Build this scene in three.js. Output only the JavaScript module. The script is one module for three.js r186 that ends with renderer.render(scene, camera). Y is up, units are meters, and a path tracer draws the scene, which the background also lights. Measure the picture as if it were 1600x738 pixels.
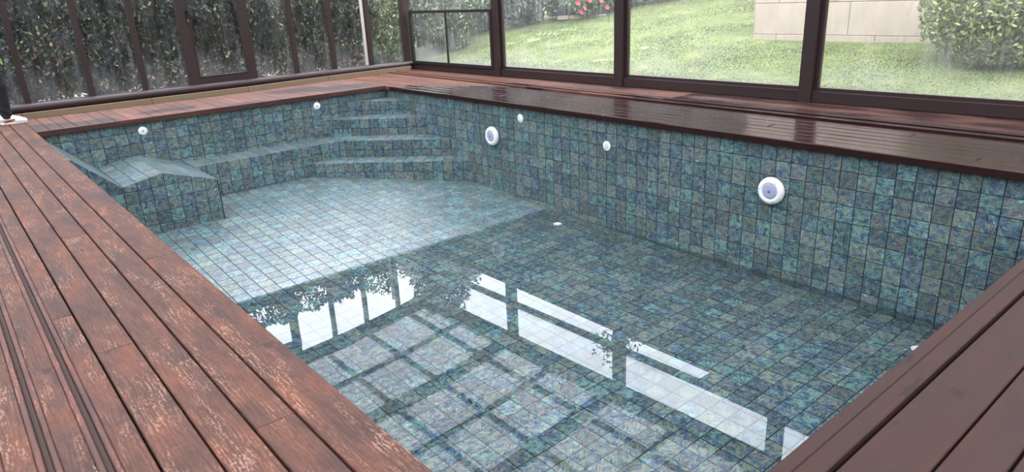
import * as THREE from 'three';
import { mergeGeometries, mergeVertices } from 'three/addons/utils/BufferGeometryUtils.js';
import { MarchingCubes } from 'three/addons/objects/MarchingCubes.js';

// ------------------------------------------------------------------ camera, sky, exposure
const scene = new THREE.Scene();
const camera = new THREE.PerspectiveCamera(2 * Math.atan(369 / 1073.4) * 180 / Math.PI, 1600 / 738, 0.05, 200);
camera.position.set(-5.8124, 1.3579, 2.4625);
camera.rotation.set(-0.3409, -0.6855, -0.0469, 'YXZ');
camera.updateMatrixWorld(true);
const renderer = new THREE.WebGLRenderer();
renderer.toneMapping = THREE.LinearToneMapping;
renderer.toneMappingExposure = 1.12;
renderer.shadowMap.enabled = true;
{ // even overcast sky: the standard overcast distribution, three times as bright overhead as at the horizon
  const W = 64, H = 128, d = new Float32Array(W * H * 4);
  for (let y = 0; y < H; y++) for (let x = 0; x < W; x++) { const up = Math.max(0, Math.sin(((y + 0.5) / H - 0.5) * Math.PI)), L = (1 + 2 * up) / 3, o = (y * W + x) * 4; d[o] = 0.97 * L; d[o + 1] = 0.985 * L; d[o + 2] = 1.075 * L; d[o + 3] = 1; }
  const t = new THREE.DataTexture(d, W, H, THREE.RGBAFormat, THREE.FloatType); t.mapping = THREE.EquirectangularReflectionMapping; t.magFilter = t.minFilter = THREE.LinearFilter; t.needsUpdate = true;
  scene.background = scene.environment = t; scene.backgroundIntensity = scene.environmentIntensity = 15.5;
}

// ------------------------------------------------------------------ small tools
function rng(seed) { let s = seed | 0; return () => { s = (s + 0x6d2b79f5) | 0; let t = Math.imul(s ^ (s >>> 15), 1 | s); t = (t + Math.imul(t ^ (t >>> 7), 61 | t)) ^ t; return ((t ^ (t >>> 14)) >>> 0) / 4294967296; }; }
const lerp = (a, b, t) => a + (b - a) * t, clamp = (x, a = 0, b = 1) => Math.min(b, Math.max(a, x)), sstep = (a, b, x) => { const t = clamp((x - a) / (b - a)); return t * t * (3 - 2 * t); };
const PERM = new Uint8Array(512); { const r = rng(77), p = [...Array(256).keys()]; for (let i = 255; i > 0; i--) { const j = Math.floor(r() * (i + 1)); [p[i], p[j]] = [p[j], p[i]]; } for (let i = 0; i < 512; i++) PERM[i] = p[i & 255]; }
const GX = [], GY = []; for (let i = 0; i < 256; i++) { const a = i * 2.399963; GX.push(Math.cos(a)); GY.push(Math.sin(a)); }
// gradient noise about -1..1, repeating every px, py cells
function noise(x, y, px = 256, py = 256) {
  const xf = Math.floor(x), yf = Math.floor(y), fx = x - xf, fy = y - yf;
  const x0 = ((xf % px) + px) % px, y0 = ((yf % py) + py) % py, x1 = (x0 + 1) % px, y1 = (y0 + 1) % py;
  const u = fx * fx * fx * (fx * (fx * 6 - 15) + 10), v = fy * fy * fy * (fy * (fy * 6 - 15) + 10);
  const a = PERM[PERM[x0 & 255] + (y0 & 255)], b = PERM[PERM[x1 & 255] + (y0 & 255)], c = PERM[PERM[x0 & 255] + (y1 & 255)], d = PERM[PERM[x1 & 255] + (y1 & 255)];
  const n0 = GX[a] * fx + GY[a] * fy, n1 = GX[b] * (fx - 1) + GY[b] * fy, n2 = GX[c] * fx + GY[c] * (fy - 1), n3 = GX[d] * (fx - 1) + GY[d] * (fy - 1);
  return 1.5 * ((n0 + (n1 - n0) * u) * (1 - v) + (n2 + (n3 - n2) * u) * v);
}
function fbm(x, y, oct, px = 256, py = 256) { let s = 0, a = 1, t = 0; for (let i = 0; i < oct; i++) { s += a * noise(x, y, px, py); t += a; a *= 0.55; x = x * 2 + (px === 256 ? 17.3 : 0); y = y * 2 + (py === 256 ? 9.1 : 0); if (px < 256) px *= 2; if (py < 256) py *= 2; } return s / t; }
function dataTex(w, h, data, srgb) { const t = new THREE.DataTexture(data, w, h, THREE.RGBAFormat); t.wrapS = t.wrapT = THREE.RepeatWrapping; t.magFilter = THREE.LinearFilter; t.minFilter = THREE.LinearMipmapLinearFilter; t.generateMipmaps = true; if (srgb) t.colorSpace = THREE.SRGBColorSpace; t.needsUpdate = true; return t; }
const V3 = (x, y, z) => new THREE.Vector3(x, y, z);
const taken = new Map();
function numbered(name) { const n = taken.get(name) ?? 0; taken.set(name, n + 1); return n ? `${name}_${String(n).padStart(3, '0')}` : name; }
function tag(o, label, category, group, kind) { o.userData.label = label; if (category) o.userData.category = category; if (group) o.userData.group = group; if (kind) o.userData.kind = kind; return o; }
function thing(name, label, category, pos = [0, 0, 0], group, kind) { const o = new THREE.Group(); o.name = numbered(name); o.position.set(...pos); scene.add(o); return tag(o, label, category, group, kind); }
const structure = (name, label, category) => thing(name, label, category, [0, 0, 0], null, 'structure');
function part(parent, name, geo, mat) { const m = new THREE.Mesh(geo, mat); m.name = name; m.castShadow = m.receiveShadow = true; parent.add(m); return m; }
// drop attributes so that geometries merge
function plain(g) { g = g.index ? g.toNonIndexed() : g; for (const k of Object.keys(g.attributes)) if (!['position', 'normal', 'uv'].includes(k)) g.deleteAttribute(k); return g; }
function merge(list) { return mergeGeometries(list.map(plain)); }
// flat-faced solid from a polygon (counter-clockwise, in xy) with its top at z = th and a small bevel
function slab(poly, th, bevel, uvf, bottom = false) {
  const n = poly.length, P = [], N = [], U = [], inner = [];
  for (let i = 0; i < n; i++) {
    const a = poly[(i + n - 1) % n], b = poly[i], c = poly[(i + 1) % n];
    let e1 = [b[0] - a[0], b[1] - a[1]], e2 = [c[0] - b[0], c[1] - b[1]];
    const l1 = Math.hypot(...e1) || 1, l2 = Math.hypot(...e2) || 1; const n1 = [-e1[1] / l1, e1[0] / l1], n2 = [-e2[1] / l2, e2[0] / l2];
    const k = bevel / Math.max(0.35, 1 + n1[0] * n2[0] + n1[1] * n2[1]); inner.push([b[0] + (n1[0] + n2[0]) * k, b[1] + (n1[1] + n2[1]) * k]);
  }
  const tri = (a, b, c) => { const x = V3(...a), y = V3(...b), z = V3(...c), m = y.clone().sub(x).cross(z.clone().sub(x)).normalize(); for (const v of [a, b, c]) { P.push(...v); N.push(m.x, m.y, m.z); U.push(...uvf(v[0], v[1], v[2])); } };
  const tris = n === 4 ? [[0, 1, 2], [0, 2, 3]] : THREE.ShapeUtils.triangulateShape(inner.map((p) => new THREE.Vector2(...p)), []);
  for (const [a, b, c] of tris) tri([...inner[a], th], [...inner[b], th], [...inner[c], th]);
  for (let i = 0; i < n; i++) {
    const j = (i + 1) % n, A = poly[i], B = poly[j], a = inner[i], b = inner[j], zt = th - bevel;
    tri([...A, zt], [...B, zt], [...b, th]); tri([...A, zt], [...b, th], [...a, th]);
    tri([...A, 0], [...B, 0], [...B, zt]); tri([...A, 0], [...B, zt], [...A, zt]);
  }
  if (bottom) for (const [a, b, c] of tris) tri([...poly[a], 0], [...poly[c], 0], [...poly[b], 0]);
  const g = new THREE.BufferGeometry(); g.setAttribute('position', new THREE.Float32BufferAttribute(P, 3)); g.setAttribute('normal', new THREE.Float32BufferAttribute(N, 3)); g.setAttribute('uv', new THREE.Float32BufferAttribute(U, 2));
  return g;
}
const rect = (w, h) => [[-w / 2, -h / 2], [w / 2, -h / 2], [w / 2, h / 2], [-w / 2, h / 2]];
// bevelled box between two corners, uv in metres
function box(x0, x1, y0, y1, z0, z1, bevel = 0.004) {
  const w = x1 - x0, d = z1 - z0, g = slab(rect(w, d), y1 - y0, Math.min(bevel, w / 3, d / 3, (y1 - y0) / 3), (x, y, z) => [x + z, y], true);
  g.rotateX(-Math.PI / 2); g.translate((x0 + x1) / 2, y0, (z0 + z1) / 2); return g;
}
// straight bar of w x h section from a to b (h is its upright side)
function bar(a, b, w, h, bevel = 0.003) {
  const A = V3(...a), B = V3(...b), L = A.distanceTo(B), g = slab(rect(w, h), L, Math.min(bevel, w / 3, h / 3), (x, y, z) => [x + y, z], true);
  const Z = B.clone().sub(A).normalize(), up = Math.abs(Z.y) > 0.95 ? V3(0, 0, 1) : V3(0, 1, 0), X = up.clone().cross(Z).normalize(), Y = Z.clone().cross(X);
  g.applyMatrix4(new THREE.Matrix4().makeBasis(X, Y, Z).setPosition(A)); return g;
}
function extrudeZ(profile, z0, z1) { const s = new THREE.Shape(profile.map((p) => new THREE.Vector2(...p))), g = new THREE.ExtrudeGeometry(s, { depth: z1 - z0, bevelEnabled: false }); g.translate(0, 0, z0); return g; }
function clipRect(poly, x0, y0, x1, y1) {
  const edges = [[(p) => p[0] - x0, 0], [(p) => x1 - p[0], 0], [(p) => p[1] - y0, 0], [(p) => y1 - p[1], 0]]; let out = poly;
  for (const [f] of edges) { const src = out; out = []; for (let i = 0; i < src.length; i++) { const a = src[i], b = src[(i + 1) % src.length], fa = f(a), fb = f(b); if (fa >= 0) out.push(a); if ((fa >= 0) !== (fb >= 0)) { const t = fa / (fa - fb); out.push([lerp(a[0], b[0], t), lerp(a[1], b[1], t)]); } } if (out.length < 3) return []; }
  const res = []; for (const p of out) { const q = res[res.length - 1]; if (!q || Math.hypot(p[0] - q[0], p[1] - q[1]) > 5e-4) res.push(p); }
  while (res.length > 2 && Math.hypot(res[0][0] - res[res.length - 1][0], res[0][1] - res[res.length - 1][1]) < 5e-4) res.pop();
  return res;
}
const area = (p) => { let s = 0; for (let i = 0; i < p.length; i++) { const a = p[i], b = p[(i + 1) % p.length]; s += a[0] * b[1] - a[1] * b[0]; } return s / 2; };

// ------------------------------------------------------------------ textures
// slate print: an atlas of 8 x 8 different tile faces, colour and relief
const AT = 2048, AC = 256;
function tileAtlas() {
  const col = new Uint8Array(AT * AT * 4), bmp = new Uint8Array(AT * AT * 4), r = rng(5);
  const P = { deep: [39, 52, 72], slate: [66, 90, 110], grey: [100, 119, 119], teal: [90, 135, 122], pale: [148, 176, 154], olive: [132, 136, 101], brown: [119, 108, 94], rust: [136, 113, 91] };
  for (let c = 0; c < 64; c++) {
    const cx = (c % 8) * AC, cy = Math.floor(c / 8) * AC, sx = r() * 200, sy = r() * 200, ang = r() < 0.7 ? -0.75 + r() * 0.9 : r() * 3.1, ca = Math.cos(ang), sa = Math.sin(ang);
    const kind = r(), wT = kind < 0.2 ? 0.42 : r() * 0.16, wO = kind > 0.78 ? 0.42 : r() * 0.16, wB = kind > 0.42 && kind < 0.6 ? 0.4 : r() * 0.14, tone = 0.88 + r() * 0.24;
    for (let y = 0; y < AC; y++) for (let x = 0; x < AC; x++) {
      const u = x / AC + sx, v = y / AC + sy, w1 = noise(u * 3.5, v * 3.5), w2 = noise(u * 3.5 + 31.7, v * 3.5 + 12.3), w3 = noise(u * 9, v * 9 + 50), qx = u + 0.10 * w1 + 0.03 * w3, qy = v + 0.10 * w2 - 0.03 * w3, a = ca * qx + sa * qy, b = -sa * qx + ca * qy;
      const s1 = noise(a * 4, b * 11), s2 = noise(a * 9 + 40, b * 27), s3 = noise(a * 20 + 20, b * 58), large = noise(qx * 2.2 + 60, qy * 2.2), tm = noise(a * 2.6 + 90, b * 4.6 + 3), om = noise(a * 2.5 + 130, b * 4.8 + 70), bm = noise(a * 2.4 + 170, b * 4.3 + 33), grain = noise(x * 0.61 + sx, y * 0.61 + sy);
      const streak = 0.42 * s1 + 0.42 * s2 + 0.32 * s3, t = clamp(0.46 + 0.35 * large + 0.8 * streak);
      const A = t < 0.5 ? P.deep : P.slate, B = t < 0.5 ? P.slate : P.grey, f = t < 0.5 ? t * 2 : t * 2 - 1; let R = lerp(A[0], B[0], f), G = lerp(A[1], B[1], f), Bl = lerp(A[2], B[2], f);
      const mix = (p, k) => { R = lerp(R, p[0], k); G = lerp(G, p[1], k); Bl = lerp(Bl, p[2], k); };
      mix(P.brown, 0.62 * sstep(0.0, 0.6, 0.7 * bm + wB + 0.45 * s2 - 0.1)); mix(P.olive, 0.6 * sstep(0.0, 0.6, 0.7 * om + wO + 0.45 * s3 - 0.1)); mix(P.teal, 0.62 * sstep(0.0, 0.6, 0.7 * tm + wT + 0.4 * s1 - 0.1));
      mix(P.pale, 0.55 * sstep(0.3, 0.62, streak + 0.3 * tm + 0.25 * wT)); mix(P.rust, 0.4 * sstep(0.42, 0.6, s2 * 0.7 + 0.5 * bm - 0.2 * s3)); mix(P.deep, 0.6 * sstep(0.28, 0.55, -streak + 0.1 * large));
      const m = tone * (1 + 0.09 * grain + 0.10 * s3), o = ((cy + y) * AT + cx + x) * 4;
      col[o] = clamp(R * m, 0, 255); col[o + 1] = clamp(G * m, 0, 255); col[o + 2] = clamp(Bl * m, 0, 255); col[o + 3] = 255;
      const h = clamp(128 + 50 * s1 + 50 * s2 + 26 * s3 + 10 * grain, 0, 255); bmp[o] = bmp[o + 1] = bmp[o + 2] = h; bmp[o + 3] = 255;
    }
  }
  return { map: dataTex(AT, AT, col, true), bump: dataTex(AT, AT, bmp, false) };
}
const atlas = tileAtlas();
// worn red-brown decking, 3 m along the grain (u) and 1.5 m across (v), repeating
const WU = 3, WV = 1.5;
function woodTex(calm = 0) {
  const W = 2048, H = 1024, col = new Uint8Array(W * H * 4), rgh = new Uint8Array(W * H * 4), bmp = new Uint8Array(W * H * 4);
  for (let y = 0; y < H; y++) for (let x = 0; x < W; x++) {
    const u = x / W, v = y / H, wob = 0.02 * noise(u * 9, v * 18, 9, 18);
    const grain = noise(u * 24, (v + wob * 0.25) * 190, 24, 190), fine = noise(u * 90, v * 250, 90, 250), big = fbm(u * 6, v * 12, 3, 6, 12), big2 = fbm(u * 5 + 0.37, v * 10 + 0.71, 3, 5, 10), speck = noise(u * 230, v * 170, 230, 170), mid = fbm(u * 20, v * 34, 2, 20, 34);
    let R = 82, G = 56, B = 48; const a = sstep(-0.1, 0.5, big), b = sstep(0.0, 0.5, -big);
    R = lerp(R, 108, a * 0.75); G = lerp(G, 68, a * 0.75); B = lerp(B, 53, a * 0.75); R = lerp(R, 62, b * 0.8); G = lerp(G, 43, b * 0.8); B = lerp(B, 40, b * 0.8);
    const saw = noise(u * 420 + 6 * noise(u * 7, v * 9, 7, 9), v * 22, 420, 22), sawOn = sstep(0.25, 0.5, noise(u * 4 + 0.3, v * 13 + 0.2, 4, 13));
    const m = 1 + 0.13 * grain + 0.09 * fine + 0.08 * mid + 0.10 * saw * sawOn; R *= m; G *= m; B *= m;
    const worn = sstep(-0.12, 0.4, big2 + 0.3 * mid) * sstep(-0.05, 0.5, grain * 0.55 + speck * 0.5 + fine * 0.55);
    const wk = worn * (calm ? 0.16 : 0.7); R = lerp(R, 156, wk); G = lerp(G, 130, wk); B = lerp(B, 118, wk); if (calm) { R = lerp(R, 56, 0.7) * 0.8; G = lerp(G, 36, 0.7) * 0.8; B = lerp(B, 31, 0.7) * 0.8; } else { R *= 0.96; G *= 0.93; B *= 0.88; }
    const dk = sstep(0.5, 0.75, mid - 0.4 * big2) * 0.25; R *= 1 - dk; G *= 1 - dk; B *= 1 - dk;
    const o = (y * W + x) * 4; col[o] = clamp(R, 0, 255); col[o + 1] = clamp(G, 0, 255); col[o + 2] = clamp(B, 0, 255); col[o + 3] = 255;
    const q = clamp(180 + 40 * worn + 25 * big, 120, 245); rgh[o] = rgh[o + 1] = rgh[o + 2] = q; rgh[o + 3] = 255;
    const h = clamp(128 + 40 * grain + 30 * fine + 25 * speck * worn, 0, 255); bmp[o] = bmp[o + 1] = bmp[o + 2] = h; bmp[o + 3] = 255;
  }
  return { map: dataTex(W, H, col, true), rough: dataTex(W, H, rgh, false), bump: dataTex(W, H, bmp, false) };
}
const wood = woodTex(), woodCalm = woodTex(1);
// decking with rain-wet patches, laid out in metres along z (u) and x (v)
function wetDeckTex(lenM, widM, W, H, seed, wet, dull = 0) {
  const col = new Uint8Array(W * H * 4), rgh = new Uint8Array(W * H * 4);
  for (let y = 0; y < H; y++) for (let x = 0; x < W; x++) {
    const z = x / W * lenM, s = y / H * widM, grain = noise(z * 6 + seed, s * 110), fine = noise(z * 26, s * 160 + seed), big = fbm(z * 1.2 + seed, s * 4, 3), board = noise(7.7 + seed, Math.floor(s / 0.15) * 3.37 + 0.5);
    let R = 96, G = 62, B = 50; R += 20 * big + 12 * board; G += 11 * big + 7 * board; B += 8 * big + 6 * board;
    const pale = sstep(0.2, 0.7, big + 0.3 * fine) * 0.35; R = lerp(R, 132, pale); G = lerp(G, 100, pale); B = lerp(B, 86, pale);
    const m = 1 + 0.09 * grain + 0.06 * fine, w = clamp(wet(z, s, noise(z * 2.2 + seed, s * 5), fbm(z * 0.9 + seed, s * 9, 3), fine));
    R = lerp(R, 46, w) * m; G = lerp(G, 28, w) * m; B = lerp(B, 26, w) * m;
    const o = (y * W + x) * 4; col[o] = clamp(R, 0, 255); col[o + 1] = clamp(G, 0, 255); col[o + 2] = clamp(B, 0, 255); col[o + 3] = 255;
    const q = clamp(lerp(185, dull + 26 + 34 * Math.abs(grain) + 18 * Math.abs(fine) + 18 * Math.max(0, big), Math.pow(w, 0.7)), 16, 235); rgh[o] = rgh[o + 1] = rgh[o + 2] = q; rgh[o + 3] = 255;
  }
  return { map: dataTex(W, H, col, true), rough: dataTex(W, H, rgh, false) };
}
// condensation on the panes: runs and droplets (scatter where rough)
function mistTex(seed, low, streaky) {
  const W = 512, H = 512, d = new Uint8Array(W * H * 4);
  for (let y = 0; y < H; y++) for (let x = 0; x < W; x++) {
    const u = x / W, v = y / H, run = noise(u * 60 + seed, v * 2.2), blot = fbm(u * 5 + seed, v * 5, 3), drop = noise(u * 120, v * 120 + seed);
    const fine = noise(u * 190 + 9, v * 190 + seed), reach = 0.16 + 0.10 * noise(u * 4 + seed, 3.3) + 0.06 * noise(u * 13, 8.1 + seed);      // droplets gathered along the foot of the pane
    const drops = sstep(-0.25, 0.35, reach * 4 - v * 5 + 0.45 * drop + 0.35 * fine + 0.5 * blot);
    const q = low + streaky * Math.max(0, run) * (0.6 + 0.4 * blot) + 0.22 * blot + 0.08 * drop + 0.4 * drops;
    const o = (y * W + x) * 4; d[o] = d[o + 1] = d[o + 2] = clamp(q, 0.02, 1) * 255; d[o + 3] = 255;
  }
  const t = dataTex(W, H, d, false); t.wrapS = t.wrapT = THREE.ClampToEdgeWrapping; return t;
}
function grassTex() {
  const W = 1024, H = 1024, d = new Uint8Array(W * H * 4);
  for (let y = 0; y < H; y++) for (let x = 0; x < W; x++) {
    const u = x / W, v = y / H, a = fbm(u * 8, v * 8, 4, 8, 8), b = fbm(u * 30, v * 30, 3, 30, 30), c = noise(u * 200, v * 200, 200, 200), e = fbm(u * 12 + 0.3, v * 12 + 0.6, 3, 12, 12);
    let R = 70, G = 81, B = 34; const dry = sstep(0.05, 0.6, e); R = lerp(R, 96, dry * 0.6); G = lerp(G, 94, dry * 0.6); B = lerp(B, 56, dry * 0.6);
    const m = 1 + 0.2 * a + 0.12 * b + 0.10 * c; const leaf = c + 0.4 * b > 0.86 ? 1 : 0; R = lerp(R * m, 110, leaf * 0.5); G = lerp(G * m, 84, leaf * 0.5); B = lerp(B * m, 58, leaf * 0.5);
    const o = (y * W + x) * 4; d[o] = clamp(R, 0, 255); d[o + 1] = clamp(G, 0, 255); d[o + 2] = clamp(B, 0, 255); d[o + 3] = 255;
  }
  return dataTex(W, H, d, true);
}
function stoneTex() {
  const W = 512, H = 512, d = new Uint8Array(W * H * 4);
  for (let y = 0; y < H; y++) for (let x = 0; x < W; x++) {
    const u = x / W, v = y / H, a = fbm(u * 4, v * 4, 4, 4, 4), b = noise(u * 90, v * 90, 90, 90), c = fbm(u * 9 + 0.2, v * 3 + 0.5, 3, 9, 3), st = sstep(0.3, 0.7, c) * 0.12;
    const m = (1 + 0.07 * a + 0.035 * b) * (1 - st), o = (y * W + x) * 4; d[o] = clamp(140 * m, 0, 255); d[o + 1] = clamp(128 * m, 0, 255); d[o + 2] = clamp(113 * m, 0, 255); d[o + 3] = 255;
  }
  return dataTex(W, H, d, true);
}

// ------------------------------------------------------------------ materials
const hex = (h) => new THREE.Color(h), std = (o) => new THREE.MeshStandardMaterial(o), phys = (o) => new THREE.MeshPhysicalMaterial(o);
const M = {
  tile: std({ name: 'slate_tile', map: atlas.map, bumpMap: atlas.bump, bumpScale: 0.0012, roughness: 0.5 }),
  wetTile: phys({ name: 'wet_slate_tile', map: atlas.map, bumpMap: atlas.bump, bumpScale: 0.0011, roughness: 0.27, clearcoat: 0.6, clearcoatRoughness: 0.3 }),
  deepTile: phys({ name: 'submerged_slate_tile', map: atlas.map, bumpMap: atlas.bump, bumpScale: 0.0008, roughness: 0.6, specularIntensity: 0.1 }),
  grout: std({ name: 'dark_grout', color: hex('#191b1b'), roughness: 0.95 }),
  wood: phys({ specularIntensity: 0.55, name: 'worn_decking', map: wood.map, roughnessMap: wood.rough, roughness: 1, bumpMap: wood.bump, bumpScale: 0.0012 }),
  woodDark: phys({ specularIntensity: 0.4, name: 'stained_decking', map: woodCalm.map, roughnessMap: wood.rough, roughness: 0.9, bumpMap: wood.bump, bumpScale: 0.0008 }),
  strip: std({ name: 'rail_timber', map: wood.map, color: hex('#f0d0cc'), roughness: 0.6 }),
  fascia: std({ name: 'edge_board', map: wood.map, color: hex('#c09a92'), roughness: 0.55 }),
  joist: std({ name: 'joist_timber', color: hex('#44352d'), roughness: 0.95 }),
  frame: std({ name: 'brown_frame', color: hex('#322423'), roughness: 0.42 }),
  gasket: std({ name: 'black_gasket', color: hex('#171314'), roughness: 0.6 }),
  beige: std({ name: 'beige_trim', color: hex('#77674f'), roughness: 0.65 }),
  white: std({ name: 'white_plastic', color: hex('#eeeeea'), roughness: 0.3 }),
  lens: phys({ name: 'lens_plastic', color: hex('#a3a7bd'), roughness: 0.2, clearcoat: 0.6 }),
  dark: std({ name: 'bore_shade', color: hex('#151515'), roughness: 0.6 }),
  black: std({ name: 'black_metal', color: hex('#141315'), roughness: 0.4 }),
  roofPane: phys({ name: 'milky_roof_sheet', color: new THREE.Color().setRGB(0.335, 0.345, 0.355), transmission: 1, thickness: 0, roughness: 0.29, ior: 1.5 }),
  water: phys({ name: 'pool_water', color: 0xffffff, transmission: 1, thickness: 0.3, roughness: 0, ior: 1.333 }),
  stone: std({ name: 'limestone', map: stoneTex(), roughness: 0.85 }),
  joint: std({ name: 'stone_joint', color: hex('#6f665c'), roughness: 0.95 }),
  grass: std({ name: 'lawn_turf', map: grassTex(), roughness: 0.95 }),
  blade: std({ name: 'grass_blade', color: 0xffffff, roughness: 0.8, side: THREE.DoubleSide }),
  leaf: std({ name: 'leaf', color: 0xffffff, roughness: 0.55, side: THREE.DoubleSide }),
  core: std({ name: 'twig_mass', color: hex('#5f5040'), roughness: 1 }),
  bark: std({ name: 'bark', color: hex('#4a3c30'), roughness: 0.95 }),
  soil: std({ name: 'leaf_litter', color: hex('#5a4c3c'), roughness: 1 }),
  post: std({ name: 'pale_post', color: hex('#b9b4aa'), roughness: 0.7 }),
  roofTile: std({ name: 'roof_clay', color: hex('#6a4a3c'), roughness: 0.9 }),
  red: std({ name: 'red_petal', color: hex('#8f1724'), roughness: 0.6, side: THREE.DoubleSide }),
};
const mistBack = mistTex(3.1, 0.18, 0.4), mistRight = mistTex(11.7, 0.55, 0.8);
M.filmRight = std({ name: 'condensation', color: hex('#e9eeee'), roughness: 0.9, transparent: true, opacity: 0.18, alphaMap: mistTex(23.3, 0.3, 0.6), side: THREE.DoubleSide });
M.filmBack = std({ name: 'condensation', color: hex('#e4e9ec'), roughness: 0.9, transparent: true, opacity: 0.16, alphaMap: mistTex(41.9, 0.08, 0.45), side: THREE.DoubleSide });
for (const [k, t] of [['paneBack', mistBack], ['paneRight', mistRight]]) M[k] = phys({ name: 'misted_glass', color: new THREE.Color().setRGB(0.9, 0.92, 0.92), transmission: 1, thickness: 0, roughness: 0.29, roughnessMap: t, ior: 1.5 });

// ------------------------------------------------------------------ main measures (metres, deck top y = 0, right pool wall x = 0)
const XL = -4.975, ZB = -7.759, ZF = 1.68, T = 0.15, TB = 0.15248, G1 = -0.2121, G1B = -0.18;
const EDGE_L = -4.929, EDGE_F = 1.633, EDGE_R = -0.045, EDGE_B = -7.714, DH = 0.065;
const YW = -1.335, SLOPE = 0.057, ZFLAT = -1.2;
const floorY = (z) => -1.244 - SLOPE * (Math.min(z, ZFLAT) + 5.463);
const BACK = -9.6, LEFT = -6.95, FRONT = 3.85, xR = (z) => 1.64 + 0.038 * (z - BACK);
const roofY = (x) => 2.72 - 0.021 * (x + 2.6) ** 2;

// ------------------------------------------------------------------ tiles
const tileR = rng(9), fullGeo = new Map(), TH = 0.007, GAP = 0.0062;
function tileUV(cell, rot, w, h) {
  const cx = (cell % 8) / 8, cy = Math.floor(cell / 8) / 8, k = 0.97 / 8, e = 0.015 / 8;
  return (x, y) => { let a = x / w + 0.5, b = y / h + 0.5; if (rot & 1) a = 1 - a; if (rot & 2) b = 1 - b; return [cx + e + clamp(a) * k, cy + e + clamp(b) * k]; };
}
function tileGeo(cell, rot, pu, pv) {
  const key = `${cell}/${rot}/${pu}/${pv}`;
  if (!fullGeo.has(key)) fullGeo.set(key, slab(rect(pu - GAP, pv - GAP), TH, 0.0016, tileUV(cell, rot, pu, pv)));
  return fullGeo.get(key);
}
// lays tiles over a polygon in the plane O + u U + v V (normal N); collects them in list
function panel(list, poly, O, U, V, pu, pv, ou, ov, mat) {
  const N = U.clone().cross(V).normalize(), xs = poly.map((p) => p[0]), ys = poly.map((p) => p[1]);
  const i0 = Math.floor((Math.min(...xs) - ou) / pu), i1 = Math.ceil((Math.max(...xs) - ou) / pu), j0 = Math.floor((Math.min(...ys) - ov) / pv), j1 = Math.ceil((Math.max(...ys) - ov) / pv);
  for (let i = i0; i < i1; i++) for (let j = j0; j < j1; j++) {
    const x0 = ou + i * pu + GAP / 2, y0 = ov + j * pv + GAP / 2, x1 = x0 + pu - GAP, y1 = y0 + pv - GAP, c = clipRect(poly, x0, y0, x1, y1), A = c.length > 2 ? Math.abs(area(c)) : 0, cell = Math.floor(tileR() * 64), rot = Math.floor(tileR() * 4);
    if (A < 4e-4) continue;
    const mx = (x0 + x1) / 2, my = (y0 + y1) / 2, full = A > 0.9995 * (x1 - x0) * (y1 - y0);
    const geo = full ? tileGeo(cell, rot, pu, pv) : slab(c.map((p) => [p[0] - mx, p[1] - my]), TH, 0.0012, tileUV(cell, rot, pu, pv));
    const at = O.clone().addScaledVector(U, mx).addScaledVector(V, my).addScaledVector(N, -TH);
    const m = new THREE.Matrix4().makeBasis(U, V, N).setPosition(at), view = camera.position.clone().sub(at), d = view.length(), ndc = at.clone().project(camera);
    const seen = Math.abs(ndc.x) < 1.02 && Math.abs(ndc.y) < 1.03 && ndc.z < 1 && view.dot(N) > 0 ? A * view.dot(N) / d ** 3 : 0;
    list.push({ geo, m, seen, mat });
  }
}
function layTiles(parent, list, most = 300) {
  list.sort((a, b) => b.seen - a.seen);
  list.slice(0, most).forEach((t, i) => { const o = part(parent, i ? `tile_${String(i).padStart(3, '0')}` : 'tile', t.geo, t.mat); t.m.decompose(o.position, o.quaternion, o.scale); });
  for (const mat of new Set(list.map((t) => t.mat))) { const rest = list.slice(most).filter((t) => t.mat === mat); if (rest.length) part(parent, 'tile_field', merge(rest.map((t) => t.geo.clone().applyMatrix4(t.m))), mat).userData.kind = 'stuff'; }
}
const X = V3(1, 0, 0), Y = V3(0, 1, 0), Z = V3(0, 0, 1), neg = (v) => v.clone().negate();

// pool shell
{
  const w = structure('wall_pool_right', 'blue green slate tiled pool wall carrying two round white lights', 'pool wall');
  part(w, 'grout_backing', box(TH - 0.001, 0.25, -1.62, -0.066, ZB - 0.25, ZF + 0.25, 0.001), M.grout);
  const L = []; panel(L, [[ZB, -1.6], [ZF, -1.6], [ZF, -0.066], [ZB, -0.066]], V3(0, 0, 0), Z, Y, T, T, 0, G1, M.tile); layTiles(w, L);
}
{
  const w = structure('wall_pool_back', 'slate tiled pool end wall above the bench and corner steps', 'pool wall');
  part(w, 'grout_backing', box(XL - 0.25, 0.25, -1.62, -0.066, ZB - 0.25, ZB - TH + 0.001, 0.001), M.grout);
  const L = []; panel(L, [[XL, -1.2], [0, -1.2], [0, -0.066], [XL, -0.066]], V3(0, 0, ZB), X, Y, TB, T, -3.6386, G1B, M.tile); layTiles(w, L);
}
{
  const w = structure('wall_pool_left', 'slate tiled pool wall under the wide worn deck boards', 'pool wall');
  part(w, 'grout_backing', box(XL - 0.25, XL - TH + 0.001, -1.62, -0.066, ZB, ZF, 0.001), M.grout);
  const L = []; panel(L, [[-ZF, -1.6], [-ZB, -1.6], [-ZB, -0.066], [-ZF, -0.066]], V3(XL, 0, 0), neg(Z), Y, T, T, 0, G1, M.tile); layTiles(w, L, 0);
}
{
  const w = structure('wall_pool_front', 'slate tiled pool end wall under the smooth dark deck boards', 'pool wall');
  part(w, 'grout_backing', box(XL - 0.25, 0.25, -1.62, -0.066, ZF + TH - 0.001, ZF + 0.25, 0.001), M.grout);
  const L = []; panel(L, [[0, -1.6], [-XL, -1.6], [-XL, -0.066], [0, -0.066]], V3(0, 0, ZF), neg(X), Y, T, T, 0, G1, M.tile); layTiles(w, L, 0);
}
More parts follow.
